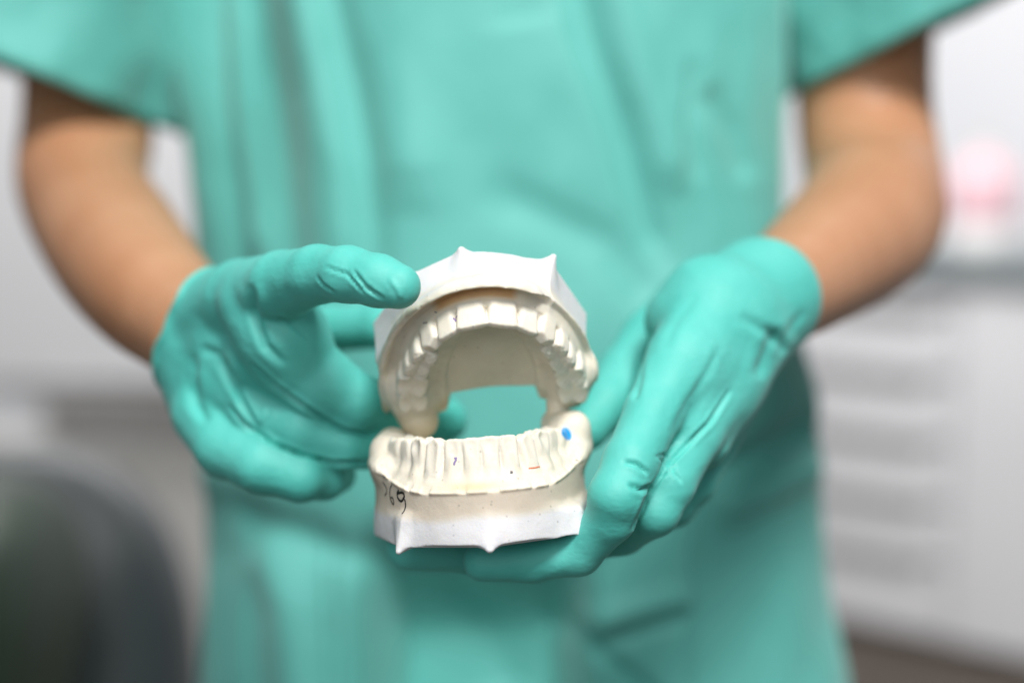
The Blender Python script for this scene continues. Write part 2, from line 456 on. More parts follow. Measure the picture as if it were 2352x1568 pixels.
    vw = to_world(vv)
    nr = vnormals(vw, f)
    root = empty(name, label, 'dental cast', loc=tuple(to_world(origin + Rm @ np.array([0, 25, sg * H * .97]))))
    # faces to parts
    fc = v[f].mean(1); g = np.clip(np.round((fc - F.lo) / h).astype(int), 0, F.n - 1)
    fid = F.id[g[:, 0], g[:, 1], g[:, 2]]
    def emit(nm, mask):
        ff = f[mask]
        if len(ff) < 8: return None
        u, inv = np.unique(ff, return_inverse=True)
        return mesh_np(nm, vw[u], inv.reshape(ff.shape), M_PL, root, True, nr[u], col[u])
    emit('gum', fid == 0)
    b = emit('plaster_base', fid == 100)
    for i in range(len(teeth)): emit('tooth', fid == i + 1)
    return root, vw, f, Rm

# upper: tooth list built outwards from the middle line
def row(widths, kinds, heights, thick, start, side, jitter, off=None):
    out = []; s = start
    for i, (w, k, hg, b) in enumerate(zip(widths, kinds, heights, thick)):
        r = random.Random(i * 17 + (3 if side > 0 else 4) + jitter)
        out.append((side * (s + w / 2), w * 1.02, k, hg, b, r.uniform(-.25, .35), r.uniform(-5, 5), r.uniform(-.3, .3)))
        s += w
    return out
UW = [9.3, 7.0, 7.4, 6.6, 6.4, 9.6, 9.2]; UK = 'iicppmm'; UH = [8.6, 8.0, 8.8, 7.2, 6.6, 6.0, 5.8]; UB = [6.6, 6, 7.2, 8.8, 9, 10.6, 10.4]
LW = [5.4, 5.9, 6.6, 6.9, 7.1, 10.6, 10.0]; LK = 'iicppmm'; LH = [8.4, 8.4, 9.2, 7.8, 7.0, 6.2, 5.8]; LB = [5.8, 6, 7.2, 7.6, 8, 10, 9.8]
up_teeth = row(UW, UK, UH, UB, .1, 1, 0) + row(UW, UK, UH, UB, .1, -1, 0)
lo_teeth = row(LW, LK, LH, LB, 0, 1, 5) + row(LW, LK, LH, LB, 0, -1, 5)

UP_O = Pt(1119, 752, .437)
up_base = [(-25, 6.5), (-7, -4), (21, 2.8), (33.0, 31), (26, 47), (-29, 50), (-39, 30)]
up_tips = [(-6, 2.5, 24.0, -7.2, -4.2, 28.4, 5), (18, 7.5, 24.0, 22.2, 1.8, 29.0, 4.4), (-22, 11, 24.0, -26.0, 5.6, 28.8, 4.4)]
upper, UVW, UF, _ = build_cast(True, 'upper_dental_cast', 'upper plaster dental cast tilted open above the other cast, held under the gloved thumb',
    UP_O, (-38, -3.0, 0), up_teeth, 26.5, 41, up_base, up_tips, 28.6, None, (56, 51), [
    (-28.5, 40, 10, -27, 49, 9.5, 8.5, 8.3, 3), (-26, 53, 6.0, -25.5, 54, 4.5, 7.0, 6.6, .9), (27.5, 37, 9.5, 25.5, 45, 9.5, 7.8, 7.6, 3), (22, 49, 6.5, 21.5, 50, 3.5, 4.2, 3.8, 1.2)])
LO_O = Pt(1103, 1003, .437)
lo_base = [(.8, -8.5), (31.5, 6), (36.5, 38), (28, 52), (-28, 52), (-35.5, 36), (-26.5, 4)]
lo_tips = [(.8, -2.0, -27.5, .6, -8.9, -33.5, 5.4), (27, 11, -28.0, 33.5, 4.6, -34.6, 4.6), (-22.5, 9, -27.5, -27.2, 3.6, -34.0, 5.4)]
lo_tips = [(a, b, -c, d, e, -g, r) for a, b, c, d, e, g, r in lo_tips]
lower, LVW, LF, _ = build_cast(False, 'lower_dental_cast', 'lower plaster dental cast with handwritten number and blue dot, resting on the gloved fingers',
    LO_O, (0, -3.5, 3), lo_teeth, 25.5, 40, lo_base, lo_tips, 32.5, (15.5, 9.0), (52, 54), [
    (31.5, 34, 1.5, 28.0, 43, .5, 6.2, 6.2, 3), (32, 36, 8, 31, 26, 10, 6, 4, 4), (-30.5, 33, 4.5, -28.5, 41, 3.0, 5.2, 5.4, 3), (-31, 36, 10, -31, 26, 10, 5, 4, 4)])

# ---- marks drawn on the casts
cam_pos = Vector((0, 0, CAM_H))
def bvh(v, f): return BVHTree.FromPolygons([tuple(q) for q in v], [tuple(int(i) for i in q) for q in f])
BL, BU = bvh(LVW, LF), bvh(UVW, UF)
def hit(bv, px, py):
    d = Vector(to_world(Pt(px, py, 1.0))) - cam_pos
    d.normalize(); p, n, i, t = bv.ray_cast(cam_pos, d)
    return p, n
INK = simple('marker_ink', (.018, .016, .013), .5)
def stroke(name, bv, strokes, parent, mat, rad=.00022):
    V, Fc = [], []
    for st, rr in strokes:
        P = []
        st = np.array(st, float)
        for a, b in zip(st[:-1], st[1:]):
            n = max(2, int(np.hypot(*(b - a)) / 1.2))
            for i in range(n): P.append(a + (b - a) * i / n)
        P.append(st[-1]); P = np.array(P)
        for _ in range(3):
            P[1:-1] = (P[:-2] + 2 * P[1:-1] + P[2:]) / 4
        pts = []
        for x, y in P:
            p, n = hit(bv, x, y)
            if p is not None: pts.append((p, n))
        if len(pts) < 2: continue
        base = len(V)
        for i, (p, n) in enumerate(pts):
            t = (pts[min(i + 1, len(pts) - 1)][0] - pts[max(i - 1, 0)][0]).normalized()
            s = t.cross(n).normalized(); k = rr * rad * (1 - .45 * (abs(i / (len(pts) - 1) - .4) > .57))
            for a in (0, 60, 120, 180, 240, 300):
                a = math.radians(a)
                V.append(tuple(p + s * math.cos(a) * k + n * (math.sin(a) * k * .3 + .00003)))
        for i in range(len(pts) - 1):
            for j in range(6):
                a = base + i * 6 + j; b = base + i * 6 + (j + 1) % 6
                Fc.append((a, b, b + 6, a + 6))
    return mesh_np(name, V, Fc, mat, parent)
def circ(cx, cy, rx, ry, a0, a1, n=14, tilt=0):
    o = []
    for i in range(n + 1):
        a = math.radians(a0 + (a1 - a0) * i / n); x, y = rx * math.cos(a), ry * math.sin(a)
        c, s = math.cos(math.radians(tilt)), math.sin(math.radians(tilt))
        o.append((cx + x * c - y * s, cy + x * s + y * c))
    return o
stroke('handwritten_number', BL, [
    ([(916, 1124), (912, 1132), (913, 1141), (917, 1148), (922, 1151), (926, 1146), (929, 1139), (928, 1133), (923, 1130), (917, 1131), (914, 1134)], 1.9),
    ([(927, 1142), (931, 1150), (932, 1162), (929, 1172), (923, 1180)], 1.5),
    ([(900, 1112), (896, 1121), (895, 1134), (897, 1146), (900, 1153), (904, 1159), (905, 1152), (903, 1144), (899, 1140), (898, 1144)], 1.3),
    ([(880, 1091), (884, 1097)], 1.6), ([(879, 1106), (886, 1116), (889, 1124), (888, 1132), (884, 1137)], 1.2)], lower, INK)
def patch(name, bv, cx, cy, rx, ry, tilt, parent, mat, rings=4, n=20, lift=.00012):
    V, Fc = [], []
    for r in range(rings + 1):
        for (x, y) in circ(cx, cy, rx * max(r, .05) / rings, ry * max(r, .05) / rings, 0, 360 * (n - 1) / n, n - 1, tilt):
            p, nn = hit(bv, x, y)
            if p is None: p = Vector(V[-1]); nn = Vector((0, -1, 0))
            V.append(tuple(p + nn * (lift if r < rings else -.00005)))
    for r in range(rings):
        for j in range(n):
            a, b = r * n + j, r * n + (j + 1) % n
            Fc.append((a, b, b + n, a + n))
    return mesh_np(name, V, Fc, mat, parent)
patch('blue_dot', BL, 1301, 996, 11, 17, -28, lower, simple('blue_sticker', (.0, .30, .75), .4, (.0, .33, .8)))
PURP = simple('purple_pencil', (.28, .22, .42), .7)
stroke('pencil_mark', BL, [([(1046, 1050), (1048, 1056), (1044, 1061), (1043, 1068)], 1.4), ([(1043, 1052), (1050, 1051)], 1.2)], lower, PURP)
stroke('pencil_mark', BU, [([(1040, 731), (1046, 734), (1049, 737), (1044, 737)], 1.8), ([(1046, 730), (1051, 725)], .9)], upper, PURP)
stroke('pencil_mark', BU, [([(998, 716), (1004, 718)], 1.0), ([(972, 742), (982, 741)], 1.3)], upper, simple('graphite', (.33, .32, .33), .6))
DP = simple('dark_pencil', (.12, .11, .12), .6)
stroke('pencil_mark', BL, [([(1172, 1084), (1178, 1084)], 1.9)], lower, DP); stroke('pencil_mark', BL, [([(1322, 1056), (1328, 1057)], 1.2)], lower, DP)
stroke('red_mark', BL, [([(1214, 1075), (1228, 1074), (1240, 1071)], 1.1)], lower, simple('red_wax', (.75, .22, .10), .5))

# ================================================================= PERSON
person = empty('person', 'person in teal short sleeved scrubs and gloves holding an open pair of dental casts', 'person', loc=(0, .78, 0))
mm = 1 / 1000.0
# hand chains as (px, py, depth m, radius mm)
def ch(*a): return [(Pt(x, y, d), r) for x, y, d, r in a]
RH = dict(  # left in the picture
    palm=[ch((470, 778, .545, 20), (512, 890, .535, 17)), ch((472, 772, .545, 19.8), (560, 790, .522, 17.5)), ch((490, 800, .535, 18.5), (575, 880, .512, 15)),
          ch((500, 880, .535, 17), (520, 990, .512, 13)), ch((560, 760, .515, 17), (610, 850, .505, 14)), ch((492, 885, .535, 15), (494, 945, .53, 14))],
    thumb=ch((480, 740, .535, 18), (560, 690, .505, 14.5), (650, 655, .470, 11.2), (730, 630, .452, 9.2), (800, 630, .440, 8.6), (870, 645, .433, 7.9), (915, 658, .430, 6.9)),
    web=ch((600, 700, .490, 14.5), (650, 770, .485, 13.8), (690, 835, .487, 12.5)),
    index=ch((640, 790, .56, 10), (760, 755, .555, 9.2), (880, 748, .540, 8.6), (960, 770, .53, 7)),
    middle=ch((610, 820, .498, 14), (735, 880, .489, 12.4), (810, 924, .492, 10.8), (900, 946, .505, 9.3), (1022, 964, .525, 8.4)),
    ring=ch((520, 860, .515, 13.5), (600, 935, .498, 11), (690, 985, .491, 9.0), (790, 1026, .493, 7.6), (900, 1032, .502, 7.4)),
    little=ch((480, 950, .520, 13.5), (525, 1020, .503, 12), (605, 1066, .490, 10), (690, 1096, .488, 8.2), (745, 1098, .498, 7.4), (775, 1090, .515, 6.8)))
LH = dict(  # right in the picture
    palm=[ch((1745, 680, .535, 21.5), (1640, 730, .505, 18)), ch((1740, 700, .535, 20.5), (1680, 850, .510, 14)), ch((1640, 730, .505, 17), (1570, 830, .480, 12.5)),
          ch((1680, 760, .51, 17), (1655, 890, .495, 12.5)), ch((1620, 700, .51, 16), (1560, 740, .51, 12)), ch((1600, 860, .488, 13.5), (1555, 985, .472, 10.5)), ch((1650, 890, .500, 13), (1605, 1010, .486, 10.8))],
    index=ch((1570, 820, .480, 12), (1500, 950, .462, 9.4), (1448, 1060, .447, 8.5), (1414, 1140, .441, 8.4), (1404, 1188, .444, 7.6), (1330, 1268, .452, 7.2), (1220, 1286, .455, 7.0), (1110, 1288, .456, 6.6)),
    middle=ch((1655, 880, .492, 12), (1590, 1000, .475, 9.6), (1530, 1110, .462, 9.2), (1500, 1170, .460, 8.6), (1430, 1220, .475, 7.6), (1250, 1262, .482, 7.4), (1080, 1266, .482, 7.4), (940, 1258, .476, 7.6)),
    ring=ch((1685, 900, .518, 11), (1632, 1010, .508, 9.5), (1584, 1100, .500, 9.2), (1540, 1155, .50, 8.6), (1400, 1205, .51, 7.4), (1150, 1225, .512, 7.2), (1000, 1225, .512, 7)),
    little=ch((1700, 880, .545, 11), (1650, 980, .54, 9.5), (1590, 1070, .532, 8), (1500, 1150, .52, 7), (1300, 1190, .525, 6.8)),
    thumb=ch((1690, 690, .545, 18), (1590, 720, .555, 16), (1505, 790, .545, 14), (1440, 870, .530, 12), (1390, 930, .515, 9.5), (1345, 985, .505, 8)))
def add_hand(F, H, grow=0.0, k=4.5):
    for p in H['palm']: F.chain(p, 9, grow=grow)
    if 'web' in H: F.chain(H['web'], 9, grow=grow)
    for nm in ('index', 'middle', 'ring', 'little', 'thumb'):
        F2 = H[nm]
        Fk = Field(F.lo, F.lo + F.h * (F.n - 1), F.h) if False else F
        F.chain(F2, 2.2, grow=grow)
def chain_bounds(H, pad=24):
    P = np.array([p for p, r in sum([c for c in H['palm']], []) + sum([H[k] for k in H if k != 'palm'], [])])
    return P.min(0) - pad, P.max(0) + pad
def glove(H, cuffc, cuffn, creases, nm, lab):
    lo, hi = chain_bounds(H)
    F = Field(lo, hi, .85)
    add_hand(F, H, 0)
    c, n = np.array(cuffc), np.array(cuffn) / np.linalg.norm(cuffn)
    X, Y, Z = F.ax[0][:, None, None], F.ax[1][None, :, None], F.ax[2][None, None, :]
    pl = (X - c[0]) * n[0] + (Y - c[1]) * n[1] + (Z - c[2]) * n[2]
    ripple = .8 * np.sin(X * .35 + 1) + .6 * np.sin(Z * .5) 
    pl = pl + ripple * .8
    F.d = F.d - .9 * 2.0 * np.exp(-((pl + 1.5) / 1.2) ** 2)         # rolled bead of the cuff
    F.d = smax(F.d, pl, .5).astype(np.float32)
    v, f = nets(F)
    v = relax(v, f, 2, .5)
    n0 = vnormals(v, f)
    # stretched, slightly loose rubber
    for (pts, w, amp) in creases:
        v = crease(v, n0, pts, w, amp)
    o = mesh_np(nm, to_world(v), f, M_GL, person)
    if lab: o['label'] = lab
    return o
L3 = lambda *p: [(343 + x * .4453, 526.8 + y * .4453) for x, y in p]        # from an enlarged view of the picture
R3 = lambda *p: [(1286.3 + x * .5627, 441 + y * .5627) for x, y in p]
cuffL_c = Pt(458, 765, .545); cuffL_n = np.array([-.80, .35, .50])
cuffR_c = Pt(1815, 655, .548); cuffR_n = Pt(2000, 500, .67) - Pt(1790, 665, .54)
glove(RH, cuffL_c, cuffL_n, [
    (L3((520, 690), (640, 800), (780, 900), (900, 980), (1000, 1035), (1180, 1070)), 5, 2.6),
    (L3((370, 690), (430, 800), (500, 930), (560, 1040)), 6.5, 1.8),
    (L3((560, 1040), (640, 1105), (780, 1160), (950, 1205), (1150, 1200)), 5, 2.4),
    (L3((400, 900), (480, 990), (560, 1060), (680, 1130)), 5, 1.6),
    (L3((520, 280), (540, 430), (600, 600), (700, 700)), 9, 1.6),
    (L3((660, 450), (740, 500), (830, 570)), 3.5, 1.1),
    (L3((230, 640), (220, 760), (240, 900), (300, 1000)), 11, 1.6),
    (L3((260, 610), (340, 640), (420, 760), (470, 850)), 10, 1.3),
    (L3((1050, 210), (1120, 300), (1210, 360)), 3.6, 1.3), (L3((900, 190), (1020, 230), (1110, 330)), 3.4, .9), (L3((860, 240), (900, 290), (960, 330)), 3, .7),
    (L3((1240, 250), (1290, 320), (1300, 360)), 5, -.6),
    (L3((600, 930), (580, 1000)), 4, -1.2), (L3((380, 1280), (440, 1330), (520, 1350)), 4, 1.2)],
    'glove', 'teal nitrile glove with its thumb on top of the upper cast')
glove(LH, cuffR_c, cuffR_n, [
    (R3((700, 800), (610, 940), (500, 1050), (440, 1110), (360, 1240)), 4.5, 2.0),
    (R3((360, 1240), (330, 1310), (300, 1380)), 5, 1.4),
    (R3((400, 1080), (450, 1120), (500, 1190)), 3, 1.5),
    (R3((260, 1100), (310, 1110), (360, 1150)), 5, 1.5), (R3((280, 1190), (330, 1215), (380, 1200)), 5.5, 1.5),
    (R3((380, 1080), (430, 1070), (470, 1120), (410, 1170)), 3, 1.2),
    (R3((740, 500), (820, 560), (880, 580), (920, 660)), 12, 1.2), (R3((880, 560), (850, 660), (810, 760)), 16, 1.6),
    (R3((660, 620), (600, 740), (520, 860), (450, 1000)), 8, .5), (R3((330, 660), (320, 760), (300, 850)), 9, 1.2),
    (R3((560, 420), (480, 520), (420, 640)), 10, .5), (R3((1000, 480), (940, 560), (880, 700)), 9, .6)],
    'glove', 'teal nitrile glove cradling the lower cast from beneath')

# ---- body: torso, arms, hands, legs and head as one skin
F = Field((-300, 420, -1170), (300, 960, 760), 5.0)
ARMS = dict(
    a=ch((190, 60, .800, 31), (203, 280, .80, 34), (190, 425, .765, 32.5), (262, 560, .680, 31), (350, 675, .605, 25.5), (468, 775, .545, 17.6)),
    b=ch((1985, 0, .79, 36), (1985, 250, .792, 35), (2008, 425, .765, 35), (1995, 505, .690, 34), (1905, 590, .62, 27), (1765, 690, .540, 17.8)))
def spl(c, n=6):
    out = []; L = len(c)
    for i in range(L - 1):
        q = [c[max(i - 1, 0)], c[i], c[i + 1], c[min(i + 2, L - 1)]]
        q = [np.array([*p, r]) for p, r in q]
        for j in range(n):
            t = j / n
            w = .5 * (2 * q[1] + (q[2] - q[0]) * t + (2 * q[0] - 5 * q[1] + 4 * q[2] - q[3]) * t * t + (3 * q[1] - q[0] - 3 * q[2] + q[3]) * t ** 3)
            out.append((w[:3], w[3]))
    return out + [c[-1]]
ARMS = {k: spl(c) for k, c in ARMS.items()}
shL, shR = np.array([-165, 790, 430.]), np.array([140, 790, 430.])
def cc(*p): return [(np.array(q[:3], float), q[3]) for q in p]
F.chain([(shL, 46)] + ARMS['a'][:1], 8); F.chain(ARMS['a'], 6)
F.chain([(shR, 46)] + ARMS['b'][:1], 14); F.chain(ARMS['b'], 6)
add_hand(F, RH, -3.0); add_hand(F, LH, -3.0)
for x in (-75, 35):
    F.chain(cc((x * .8 - 5, 822, 380, 52), (x * .7 - 5, 822, 150, 54), (x * .7 - 5, 838, -40, 44), (x * .8 - 4, 852, -130, 36), (x * .8 - 4, 862, -330, 40)), 24)
F.chain(cc((-115, 800, 420, 40), (90, 800, 420, 40)), 24)
F.chain(cc((-12, 805, 440, 52), (-12, 790, 560, 50)), 25)
F.chain(cc((-12, 785, 620, 78), (-12, 775, 660, 80)), 20); F.chain(cc((-12, 735, 575, 40), (-12, 760, 600, 52)), 18)
F.chain(cc((-12, 700, 640, 7), (-12, 688, 612, 10)), 8)
for x in (-92, 68): F.chain(cc((x, 790, 620, 12), (x, 795, 640, 14)), 5)
for x in (-80, 55):
    F.chain(cc((x, 862, -330, 44), (x, 850, -420, 60), (x, 830, -700, 55), (x, 860, -1030, 38)), 15); F.chain(cc((x, 870, -1070, 36), (x, 780, -1100, 32)), 10)
v, f = nets(F); v = relax(v, f, 2, .5)
mesh_np('body', to_world(v), f, M_SK, person)
# hair, trousers
HAIR = simple('dark_hair', (.03, .018, .01), .45)
F = Field((-130, 660, 520), (110, 960, 760), 5.0)
F.chain(cc((-12, 812, 640, 88), (-12, 795, 668, 86)), 10); F.chain(cc((-12, 850, 640, 60), (-12, 880, 560, 40)), 15)
v, f = nets(F); mesh_np('hair', to_world(relax(v, f, 2)), f, HAIR, person)
F = Field((-220, 640, -1130), (200, 1010, -180), 6.0)
for x in (-85, 60): F.chain(cc((x, 812, -280, 104), (x, 835, -700, 78), (x, 862, -1040, 62)), 25)
v, f = nets(F); mesh_np('trousers', to_world(relax(v, f, 2)), f, M_CL, person)

# ---- scrub top
def fold_field(px, py):
    """folds of the hanging cloth, millimetres along the outward normal"""
    g = np.zeros(px.shape)
    def ln(pts, w, amp, side=0, taper=.15):
        nonlocal g
        q, sg, t = pline_dist(px, py, pts)
        env = np.clip(np.minimum(t, 1 - t) / taper, 0, 1) if taper else 1
        e = np.exp(-(q / w) ** 2)
        if side: e = e + .6 * np.exp(-((q - 1.8 * w) / w) ** 2) * (sg * side > 0)
        g = g + amp * e * env
    ln([(720, -300), (760, 0), (800, 180), (838, 360), (852, 560), (850, 760)], 44, -7.5)
    ln([(640, -300), (690, 0), (740, 200), (780, 420), (790, 700)], 45, 4)
    ln([(500, -300), (540, 0), (600, 220), (650, 480), (680, 760)], 70, -9)
    ln([(900, -300), (930, 100), (940, 500)], 80, 7)
    ln([(430, -100), (470, 300), (540, 640)], 40, 6)
    ln([(1290, -200), (1350, 80), (1420, 280), (1480, 480), (1540, 640)], 34, -7)
    ln([(1400, -100), (1470, 200), (1560, 460)], 40, 5)
    ln([(1590, 130), (1580, 300), (1600, 430)], 16, -3)
    ln([(1610, 200), (1680, 300), (1720, 420)], 28, -4)
    ln([(1180, -50), (1200, 60)], 60, -3)
    ln([(1100, 420), (1400, 560), (1520, 700)], 50, -4)
    # below the hands
    g = g - 34 * (1 - sstep(px, 400, 730)) * (1 - sstep(py, 760, 1100))
    g = g - 62 * sstep(py, 1150, 1500) * sstep(px, 780, 900) * (1 - sstep(px, 1270, 1380))
    g = g - 12 * sstep(py, 1080, 1300) * (1 - sstep(px, 700, 900))
    ln([(1000, 1240), (1060, 1380), (1130, 1520), (1180, 1700)], 70, -8)
    ln([(1340, 1240), (1330, 1400), (1290, 1500)], 50, -9)
    ln([(1290, 1400), (1380, 1500), (1480, 1580), (1600, 1700)], 18, -7)
    ln([(1320, 1440), (1450, 1410), (1600, 1370)], 30, 7)
    ln([(1360, 1480), (1480, 1440), (1600, 1400)], 20, -5)
    ln([(1620, 1110), (1740, 1050), (1890, 970)], 34, -9)
    ln([(1640, 1180), (1780, 1120), (1900, 1060)], 34, 6)
    ln([(560, 1240), (640, 1400), (660, 1700)], 60, 6)
    ln([(460, 1150), (760, 1260), (980, 1330)], 45, -5)
    ln([(731, 1200), (741, 1420), (748, 1700)], 7, 3.2, taper=.02); ln([(738, 1200), (748, 1420), (755, 1700)], 7, -3.2, taper=.02)
    ln([(1579, 1150), (1584, 1700)], 7, 3.2, taper=.02)
    return g
zz = np.linspace(480, -430, 330); nth = 560
def prof(z, xs, ys): return np.interp(-z, [-q for q in xs], ys)
EL = [(-900, 380), (-300, 345), (0, 375), (250, 400), (480, 428), (700, 440), (1000, 452), (1150, 468), (1300, 462), (1568, 445), (2300, 420)]
ER = [(-900, 1800), (0, 1808), (200, 1800), (480, 1790), (700, 1815), (900, 1876), (1100, 1893), (1400, 1925), (1568, 1955), (2300, 2000)]
V = []
th = np.linspace(0, 2 * math.pi, nth, endpoint=False)
for z in zz:
    D0 = .785
    py = 784 - z / (D0 * K * 1000)
    xl = (np.interp(py, *zip(*EL)) - 1176) * K * D0 * 1000; xr = (np.interp(py, *zip(*ER)) - 1176) * K * D0 * 1000
    cx, a = (xl + xr) / 2, (xr - xl) / 2
    shr = 1 - .72 * sstep(np.array(z), 415, 478) ** 1.5
    b = 92 + 14 * sstep(np.array(-z), 50, 400) + 8 * sstep(np.array(z), 100, 300)
    ex = 2 / 2.5
    c, s = np.cos(th), np.sin(th)
    x = cx + a * shr * np.sign(c) * np.abs(c) ** ex
    y = 800 - b * (shr * .6 + .4) * np.sign(s) * np.abs(s) ** ex
    V.append(np.stack([x, y, np.full(nth, z)], 1))
V = np.array(V).reshape(-1, 3)
i = np.arange(len(zz) - 1)[:, None] * nth; j = np.arange(nth)[None]
f = np.stack([i + j, i + nth + j, i + nth + (j + 1) % nth, i + (j + 1) % nth], -1).reshape(-1, 4)
n0 = vnormals(V, f)
if n0[(np.abs(V[:, 1] - V[:, 1].min()) < 5)][:, 1].mean() > 0: f = f[:, ::-1]; n0 = -n0
px, py = proj(V)
g = fold_field(px, py) * np.clip(-n0[:, 1] * 2.0, 0, 1)
g = g + np.array([6 * noise.fractal(Vector((q[0] / 90, q[1] / 90, q[2] / 190)), 1.0, 2.0, 3) for q in V])
V = V + n0 * g[:, None]
top = mesh_np('scrub_top', to_world(V), f, M_CL, person)
top['label'] = 'teal cotton scrub top hanging in soft folds'
so = top.modifiers.new('thick', 'SOLIDIFY'); so.thickness = .0012; so.offset = -1
def sleeve(c0, A0, B0, c1, A1, B1, seed, tail=0):
    n, m = 60, 180; V = []
    for i in range(n):
        t = i / (n - 1)
        c = c0 * (1 - t) + c1 * t; A = A0 * (1 - t) + A1 * t; B = B0 * (1 - t) + B1 * t
        for j in range(m):
            a = 2 * math.pi * j / m
            w = 1 + (.05 * math.sin(3 * a + seed + t * 2) + .035 * math.sin(5 * a + seed * 2 - t * 3)) * t
            p = c + (A * math.cos(a) + B * math.sin(a)) * w + np.array([tail, 22., 0]) * math.exp(-((a - 2.45) / .5) ** 2)
            V.append(p)
    V = np.array(V); i = np.arange(n - 1)[:, None] * m; j = np.arange(m)[None]
    f = np.stack([i + j, i + m + j, i + m + (j + 1) % m, i + (j + 1) % m], -1).reshape(-1, 4)
    n0 = vnormals(V, f)
    V = V + n0 * np.array([4.0 * noise.fractal(Vector((q[0] / 45, q[1] / 45, q[2] / 60 + seed)), 1.0, 2.0, 3) for q in V])[:, None]
    # stitched hem
    o = mesh_np('sleeve', to_world(V), f, M_CL, person)
    s = o.modifiers.new('thick', 'SOLIDIFY'); s.thickness = .0025; s.offset = 0
    return o
ar = np.array
c1 = Pt(2068, 105, .785); sleeve(ar([160., 790, 440]), ar([50., 0, 30]), ar([0., 72, 0]), c1, ar([60., -44, 26]), ar([10., 62, 6]), 1.3, -20)
c1 = Pt(122, 200, .782); sleeve(ar([-185., 790, 440]), ar([-50., 0, 30]), ar([0., 72, 0]), c1, ar([-60., -34, 22]), ar([-10., 62, 4]), 4.1, 45)

# ================================================================= ROOM
WALLM = simple('wall_paint', (.66, .665, .69), .8, (.63, .635, .66), 3)
CABM = simple('cabinet_laminate', (.68, .68, .70), .45, (.66, .66, .68), 4)
GREY = simple('grey_worktop', (.22, .25, .26), .5, (.20, .23, .24), 30)
DARKW = simple('dark_floor_boards', (.075, .058, .045), .5, (.055, .042, .033), 6)
fl = box_np('floor', -5, 6, -2.5, 7, -.05, 0, DARKW, None, 0); tag(fl, kind='structure')
# the far run of cupboards stands at about forty degrees to the view
D_ = lambda px, py_drop, D: None
def ground_pt(px, D): return Vector(((px - 1176) * K * D, D))
p1, p0 = ground_pt(2352, 3.19), ground_pt(1945, 3.466)
dirv = (p1 - p0).normalized(); ang = math.atan2(dirv.y, dirv.x)
XF = Matrix.Translation((p0.x, p0.y, 0)) @ Matrix.Rotation(ang, 4, 'Z')       # local x along the front, y into the cupboard
wall = box_np('back_wall', -3.6, 4, .62, .74, 0, 2.9, WALLM, None, 0, XF); tag(wall, kind='structure')
wl = box_np('side_wall', -4.2, -2.1, 5.0, 5.1, 0, 2.9, WALLM, None, 0); tag(wl, kind='structure')
lc = XF @ Vector((.3, .3, 0))
cab = empty('drawer_cabinet', 'long white base cabinet with drawers and grey worktop behind the right arm', 'cabinet', loc=(lc.x, lc.y, 0))
xs = (XF.inverted() @ Vector((*ground_pt(2205, 3.29), 0))).x
box_np('carcass', -1.1, 1.6, .02, .60, .012, .883, CABM, cab, .004, XF)
box_np('worktop', -1.15, 1.65, -.03, .615, .885, .945, GREY, cab, .004, XF)
zed = [.82, .66, .505, .355, .215]
edges = [.880] + zed + [.03]
for a, b in zip(edges[:-1], edges[1:]):
    box_np('drawer_front', -.55, xs, -.004, .018, b + .003, a - .022, CABM, cab, .003, XF)
box_np('door', xs + .006, 1.0, -.004, .018, .03, .880, CABM, cab, .003, XF)
for a in zed:
    hb = box_np('drawer_handle', -.45, xs - .06, -.022, -.006, a - .014, a + .004, simple('brushed_metal', (.30, .30, .30), .5), cab, .002, XF) if a == zed[0] else None
    if hb is None:
        box_np('drawer_handle', -.45, xs - .06, -.022, -.006, a - .014, a + .004, bpy.data.materials['brushed_metal'], cab, .002, XF)
# pink bottle on the worktop
PINK = simple('pink_plastic', (.80, .50, .55), .5, (.78, .52, .57)); WHP = simple('white_plastic', (.75, .74, .74), .35)
pc = XF @ Vector(((XF.inverted() @ Vector((*ground_pt(2240, 3.35), 0))).x, .12, .945))
bot = empty('soap_bottle', 'pink and white plastic bottle standing on the grey worktop at right', 'bottle', loc=tuple(pc))
def lathe(name, pr, mat, parent, c, n=40):
    V = [(c[0] + r * math.cos(2 * math.pi * i / n), c[1] + r * math.sin(2 * math.pi * i / n), c[2] + z) for r, z in pr for i in range(n)]
    F_ = [(a * n + i, a * n + (i + 1) % n, (a + 1) * n + (i + 1) % n, (a + 1) * n + i) for a in range(len(pr) - 1) for i in range(n)]
    return mesh_np(name, V, F_, mat, parent)
lathe('bottle_body', [(.078, .07), (.08, .072), (.075, .18), (.06, .205), (.03, .23), (.026, .236), (0, .236)], PINK, bot, pc)
lathe('bottle_foot', [(0, 0), (.073, 0), (.079, .006), (.079, .074), (0, .075)], WHP, bot, pc)
lathe('pump', [(0, .233), (.02, .234), (.02, .25), (.008, .252), (.008, .265), (.02, .267), (.02, .275), (0, .276)], WHP, bot, pc)
# tall white cupboard on the left
cl = Vector(to_world(Pt(-200, 900, 2.75)))
cup = empty('tall_cupboard', 'white cupboard with a long horizontal bar handle behind the left elbow', 'cupboard', loc=(-.9, cl.y + .25, 0))
box_np('carcass', -2.0, -.30, 2.72, 3.15, .012, 2.3, WALLM, cup, .004)
XD = Matrix.Translation((-.62, 2.70, 0)) @ Matrix.Rotation(-.10, 4, 'Z')
box_np('door', -1.35, .32, -.03, .0, .74, 2.25, CABM, cup, .004, XD)
box_np('drawer_front', -1.35, .32, -.03, .0, 0.06, .63, simple('lower_laminate', (.60, .59, .57), .5), cup, .004, XD)
box_np('handle', -.26, .32, -.075, -.034, .66, .715, simple('handle_metal', (.22, .21, .20), .5), cup, .004, XD)
